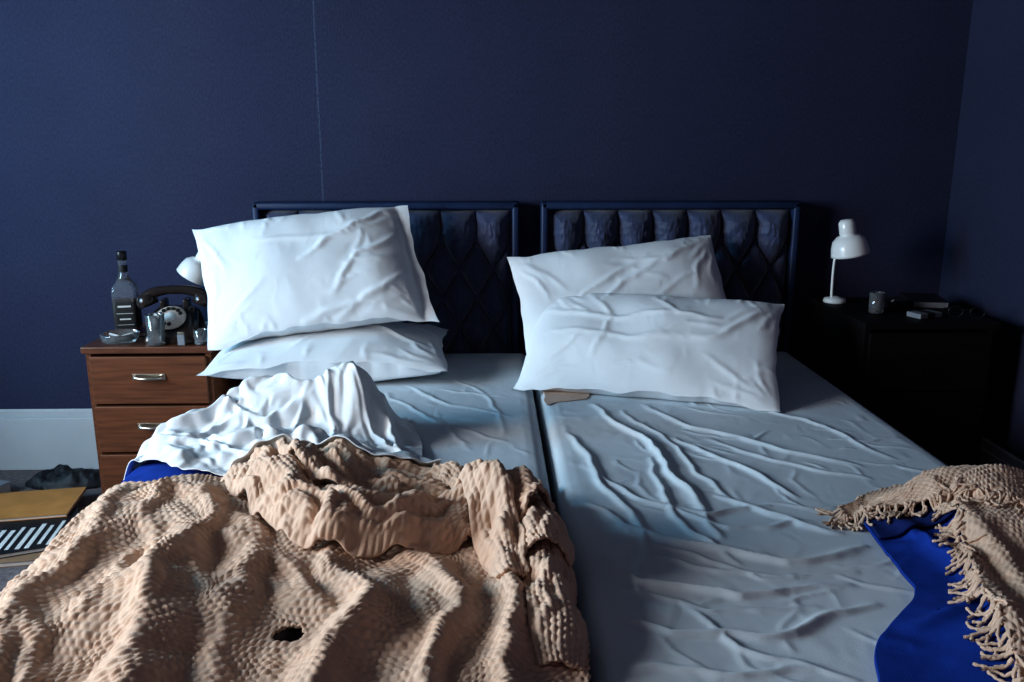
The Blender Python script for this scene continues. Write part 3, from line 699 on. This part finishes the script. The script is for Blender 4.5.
# ------------------------------------------------------------------ telephone
ph=empty('rotary_telephone',(-1.015,-.325,NZ+.001),(0,0,rad(8)))
V=[]
prof=[(-.105,.0),(-.108,.012),(-.098,.030),(-.055,.062),(-.015,.088),(.03,.098),(.075,.092),(.10,.06),(.108,.012),(.105,0)]
secs=np.linspace(-1,1,17)
P_=polyl([(p[0],p[1]) for p in prof],40)
for s in secs:
    k=1-.10*abs(s)**4; w=.078
    for (y,z) in P_: V.append((s*(w-.016*(z/.1)),y*k,z*(1-.12*abs(s)**6)))
F=gridF(17,40).tolist(); F.append(list(range(40))); F.append([16*40+j for j in range(40)][::-1])
obj('body',np.array(V),F,M_brown,ph)
dl=empty('dial_pivot',(0,-.052,.071),(rad(38),0,0)); dl.parent=ph
lathe('dial_plate',[(0,.0),(.046,0),(.048,.004),(.044,.009),(.0,.010)],M_cream,dl)
bm=bmesh.new()
for k in range(10):
    a=rad(20+k*28); bmesh.ops.create_cone(bm,cap_ends=True,segments=14,radius1=.0065,radius2=.0065,depth=.003,matrix=Matrix.Translation((.032*math.cos(a),.032*math.sin(a),.011)))
me=bpy.data.meshes.new('finger_holes');bm.to_mesh(me);bm.free();me.materials.append(M_brown);o=bpy.data.objects.new('finger_holes',me);COL.objects.link(o);o.parent=dl
lathe('dial_centre',[(0,.013),(.016,.012),(.017,.009)],M_paper,dl)
for s,nm in ((-1,'cradle_a'),(1,'cradle_b')): box(nm,(s*.035,.035,.104),(.016,.06,.03),M_brown,ph,bev=.005,seg=3,smooth=True)
hs=empty('handset',(0,.035,.122)); hs.parent=ph
tube('grip',[(-.095,0,.0),(-.07,0,.018),(-.03,0,.026),(.03,0,.026),(.07,0,.018),(.095,0,0)],[.018,.017,.014,.014,.017,.018],M_brown,hs,seg=18)
for s,nm in ((-1,'ear_cup'),(1,'mouth_cup')):
    lathe(nm,[(0,.016),(.020,.014),(.030,.004),(.033,-.010),(.031,-.024),(.0,-.026)],M_brown,hs,(s*.090,0,.0),(0,s*rad(20),0),seg=28)
tube('cord',[(-.10+.008*math.sin(i*.9), .02-.014*i,.008+.004*math.cos(i*1.7)) for i in range(8)],.003,M_brown,ph,n=60)
# ------------------------------------------------------------------ bottle, glasses, ashtray
bt=empty('whiskey_bottle',(-1.195,-.25,NZ+.001),(0,0,rad(12))); bt.scale=(1.0,1.0,1.16)
bp_=[(0,.0,1),(.036,.0,1),(.038,.004,1),(.038,.120,1),(.036,.132,1),(.026,.146,0),(.016,.160,0),(.0135,.175,0),(.0135,.205,0),(.015,.206,0),(.015,.212,0),(.0,.212,0)]
lathe('glass_body',bp_,M_glass2,bt,sq=7,seg=64)
lathe('liquor',[(0,.003,1),(.034,.004,1),(.0355,.008,1),(.0355,.098,1),(0,.099,1)],M_liq,bt,sq=7,seg=64)
lathe('label',[(.0385,.018,1),(.0388,.019,1),(.0388,.092,1),(.0385,.093,1)],M_label,bt,sq=7,seg=64)
for k,(x,z,wd,hh) in enumerate(((0,.080,.040,.005),(0,.060,.050,.0014),(0,.044,.034,.004),(0,.028,.050,.0010))):
    box('label_print_%d'%(k+1),(x,-.0392,z),(wd,.0006,hh),M_paper,bt,bev=0)
lathe('neck_label',[(.0141,.172),(.0143,.173),(.0143,.192),(.0141,.193)],M_label,bt)
lathe('cap',[(0,.232),(.0145,.231),(.0155,.228),(.0155,.208),(.014,.207)],M_black,bt)
def tumbler(loc,r=.03,h=.085,liq=.02,name='drinking_glass'):
    e=empty(name,loc)
    lathe('tumbler_wall',[(0,0),(r*.86,0),(r*.9,.003),(r,h),(r-.001,h+.0005),(r-.0022,h-.001),(r*.84,.010),(0,.009)],M_glass2,e)
    if liq: lathe('drink',[(0,.0095),(r*.80,.0105),(r*.82+.001,.01+liq),(0,.01+liq)],M_liq,e)
tumbler((-1.035,-.425-.006,NZ+.001),.028,.095,.0)
tumbler((-.90,-.425,NZ+.001),.022,.045,.012)
tumbler((1.225,-.40,NR+.001),.024,.065,.02)
def ashtray(loc,m,r=.05):
    e=empty('ashtray',loc)
    lathe('dish',[(0,0),(r*.8,0),(r*.95,.006),(r,.026),(r*.98,.029),(r*.86,.029),(r*.74,.012),(0,.009)],m,e,sq=0,seg=40)
    for k in range(3):
        a=k*2.1+.4
        tube('cigarette_end_%d'%(k+1),[(r*.1*math.cos(a),r*.1*math.sin(a),.016),(r*.7*math.cos(a+.3),r*.7*math.sin(a+.3),.022)],.004,M_paper,e,n=6)
ashtray((-1.165,-.39,NZ+.001),M_glass2,.058)
ashtray((1.30,-.33,NR+.001),M_black,.045)
lt=empty('cigarette_lighter',(-.955,-.443,NZ+.001))
box('case',(0,0,.017),(.022,.012,.034),M_grey,lt,bev=.002); box('wheel_cap',(0,0,.038),(.020,.010,.008),M_brass,lt,bev=.002)
pk=empty('cigarette_packet',(1.345,-.47,NR+.001),(0,0,rad(20)))
box('carton',(0,0,.008),(.088,.055,.016),M_grey,pk,bev=.002); box('band',(0,0,.0085),(.03,.056,.017),M_label,pk,bev=.001)
bk=empty('paperback_book',(1.45,-.26,NR+.001),(0,0,rad(-12)))
box('pages',(0,0,.012),(.105,.165,.018),M_grey,bk,bev=.001); box('cover_bottom',(0,0,.0015),(.11,.17,.002),M_black,bk,bev=0); box('cover_top',(0,0,.0225),(.11,.17,.002),M_black,bk,bev=0); box('spine',(-.055,0,.012),(.002,.17,.023),M_black,bk,bev=0)
gl=empty('eyeglasses',(1.46,-.50,NR+.001),(0,0,rad(-20)))
for s in (-1,1):
    tube('rim_%s'%('a' if s<0 else 'b'),[(s*.030+.020*math.cos(t),.0,.020+.017*math.sin(t)) for t in np.linspace(0,2*np.pi,24)],.0012,M_black,gl,seg=8,n=48)
    tube('arm_%s'%('a' if s<0 else 'b'),[(s*.053,0,.03),(s*.055,.05,.022),(s*.053,.10,.004)],.0012,M_black,gl,seg=8)
tube('bridge',[(-.010,0,.025),(0,0,.03),(.010,0,.025)],.0012,M_black,gl,seg=8,n=10)
# ------------------------------------------------------------------ floor clutter on the left
def magazine(name,loc,rot,w,d,h,cover,stripes=False):
    e=empty(name,loc,rot)
    box('pages',(0,0,h/2),(w-.006,d-.006,h-.002),M_paper,e,bev=.001)
    box('cover_top',(0,0,h),(w,d,.0012),cover,e,bev=0); box('cover_bottom',(0,0,.0008),(w,d,.0012),cover,e,bev=0); box('spine',(-w/2,0,h/2),(.0012,d,h),cover,e,bev=0)
    if stripes:
        R=np.random.default_rng(4)
        for k,x in enumerate(np.linspace(-w*.44,w*.44,14)):
            box('stripe_%d'%(k+1),(x,-d*.16+R.uniform(-.01,.01),h+.0012),(R.choice([.007,.010,.013]),d*R.uniform(.42,.6),.001),M_paper,e,bev=0,rot=(0,0,rad(-12)))
    return e
magazine('magazine',(-1.48,-.62,.016),(0,0,rad(22)),.40,.28,.012,M_black,True)
magazine('magazine',(-1.47,-.60,.0005),(0,0,rad(10)),.46,.36,.014,M_card)
magazine('magazine',(-1.53,-.42,.030),(0,0,rad(10)),.34,.22,.010,M_orange)
magazine('magazine',(-1.82,-.28,.001),(0,0,rad(-20)),.26,.20,.04,M_grey)
bg=Terrain(-.2,.2,-.15,.15,.004); 
R2=np.sqrt((bg.X/.16)**2+(bg.Y/.07)**2); hgt=.05*np.clip(1-R2**3,0,1)**.6*(1+.35*fbm(bg.X*18,bg.Y*18,5,3))
obj('black_bag',np.stack([bg.X*np.clip(1.0/np.maximum(R2,1),0,1),bg.Y*np.clip(1.0/np.maximum(R2,1),0,1),np.maximum(hgt,.001)],2),gridF(*bg.X.shape),mat('black_nylon',(.010,.010,.013),.6,.2,20),None,True,(-1.50,-.15,.0))
# ------------------------------------------------------------------ light
def area(name,loc,rot,sx,sy,p,col):
    l=bpy.data.lights.new(name,'AREA'); l.shape='RECTANGLE'; l.size=sx;l.size_y=sy;l.energy=p;l.color=col
    o=bpy.data.objects.new(name,l);COL.objects.link(o);o.location=loc;o.rotation_euler=rot;return o
for (a,b,c,d),p,col,nm in zip(WINS,(92,60),((.96,.97,1.0),(.28,.68,1.0)),('window_daylight','window_skylight')):  # the bluish lamp is an added fill for the back wall's left side
    area(nm,(XL-.12,(a+b)/2,(c+d)/2),(0,rad(-90),0),(d-c)*.98,(b-a)*.98,p,col)
area('doorway_light',(1.0,YF+.03,1.2),(rad(-90),0,rad(180)),.8,1.9,2.4,(1.0,.62,.62))  # added warm fill behind the camera; no doorway is built there
w=bpy.data.worlds.new('world');scene.world=w;w.use_nodes=True
w.node_tree.nodes['Background'].inputs[0].default_value=(.55,.7,1,1);w.node_tree.nodes['Background'].inputs[1].default_value=.6
# ------------------------------------------------------------------ camera
cam=bpy.data.cameras.new('camera');co=bpy.data.objects.new('camera',cam);COL.objects.link(co)
cam.lens=29.6;cam.sensor_width=36;cam.clip_start=.05
co.location=(0,-3,1.18);co.rotation_euler=(rad(90-13.2),0,rad(-1.47))
scene.camera=co
scene.view_settings.view_transform='Standard'
try: scene.view_settings.look='Medium High Contrast'
except Exception as ex: print('look',ex)
print('total',time.time()-T0)
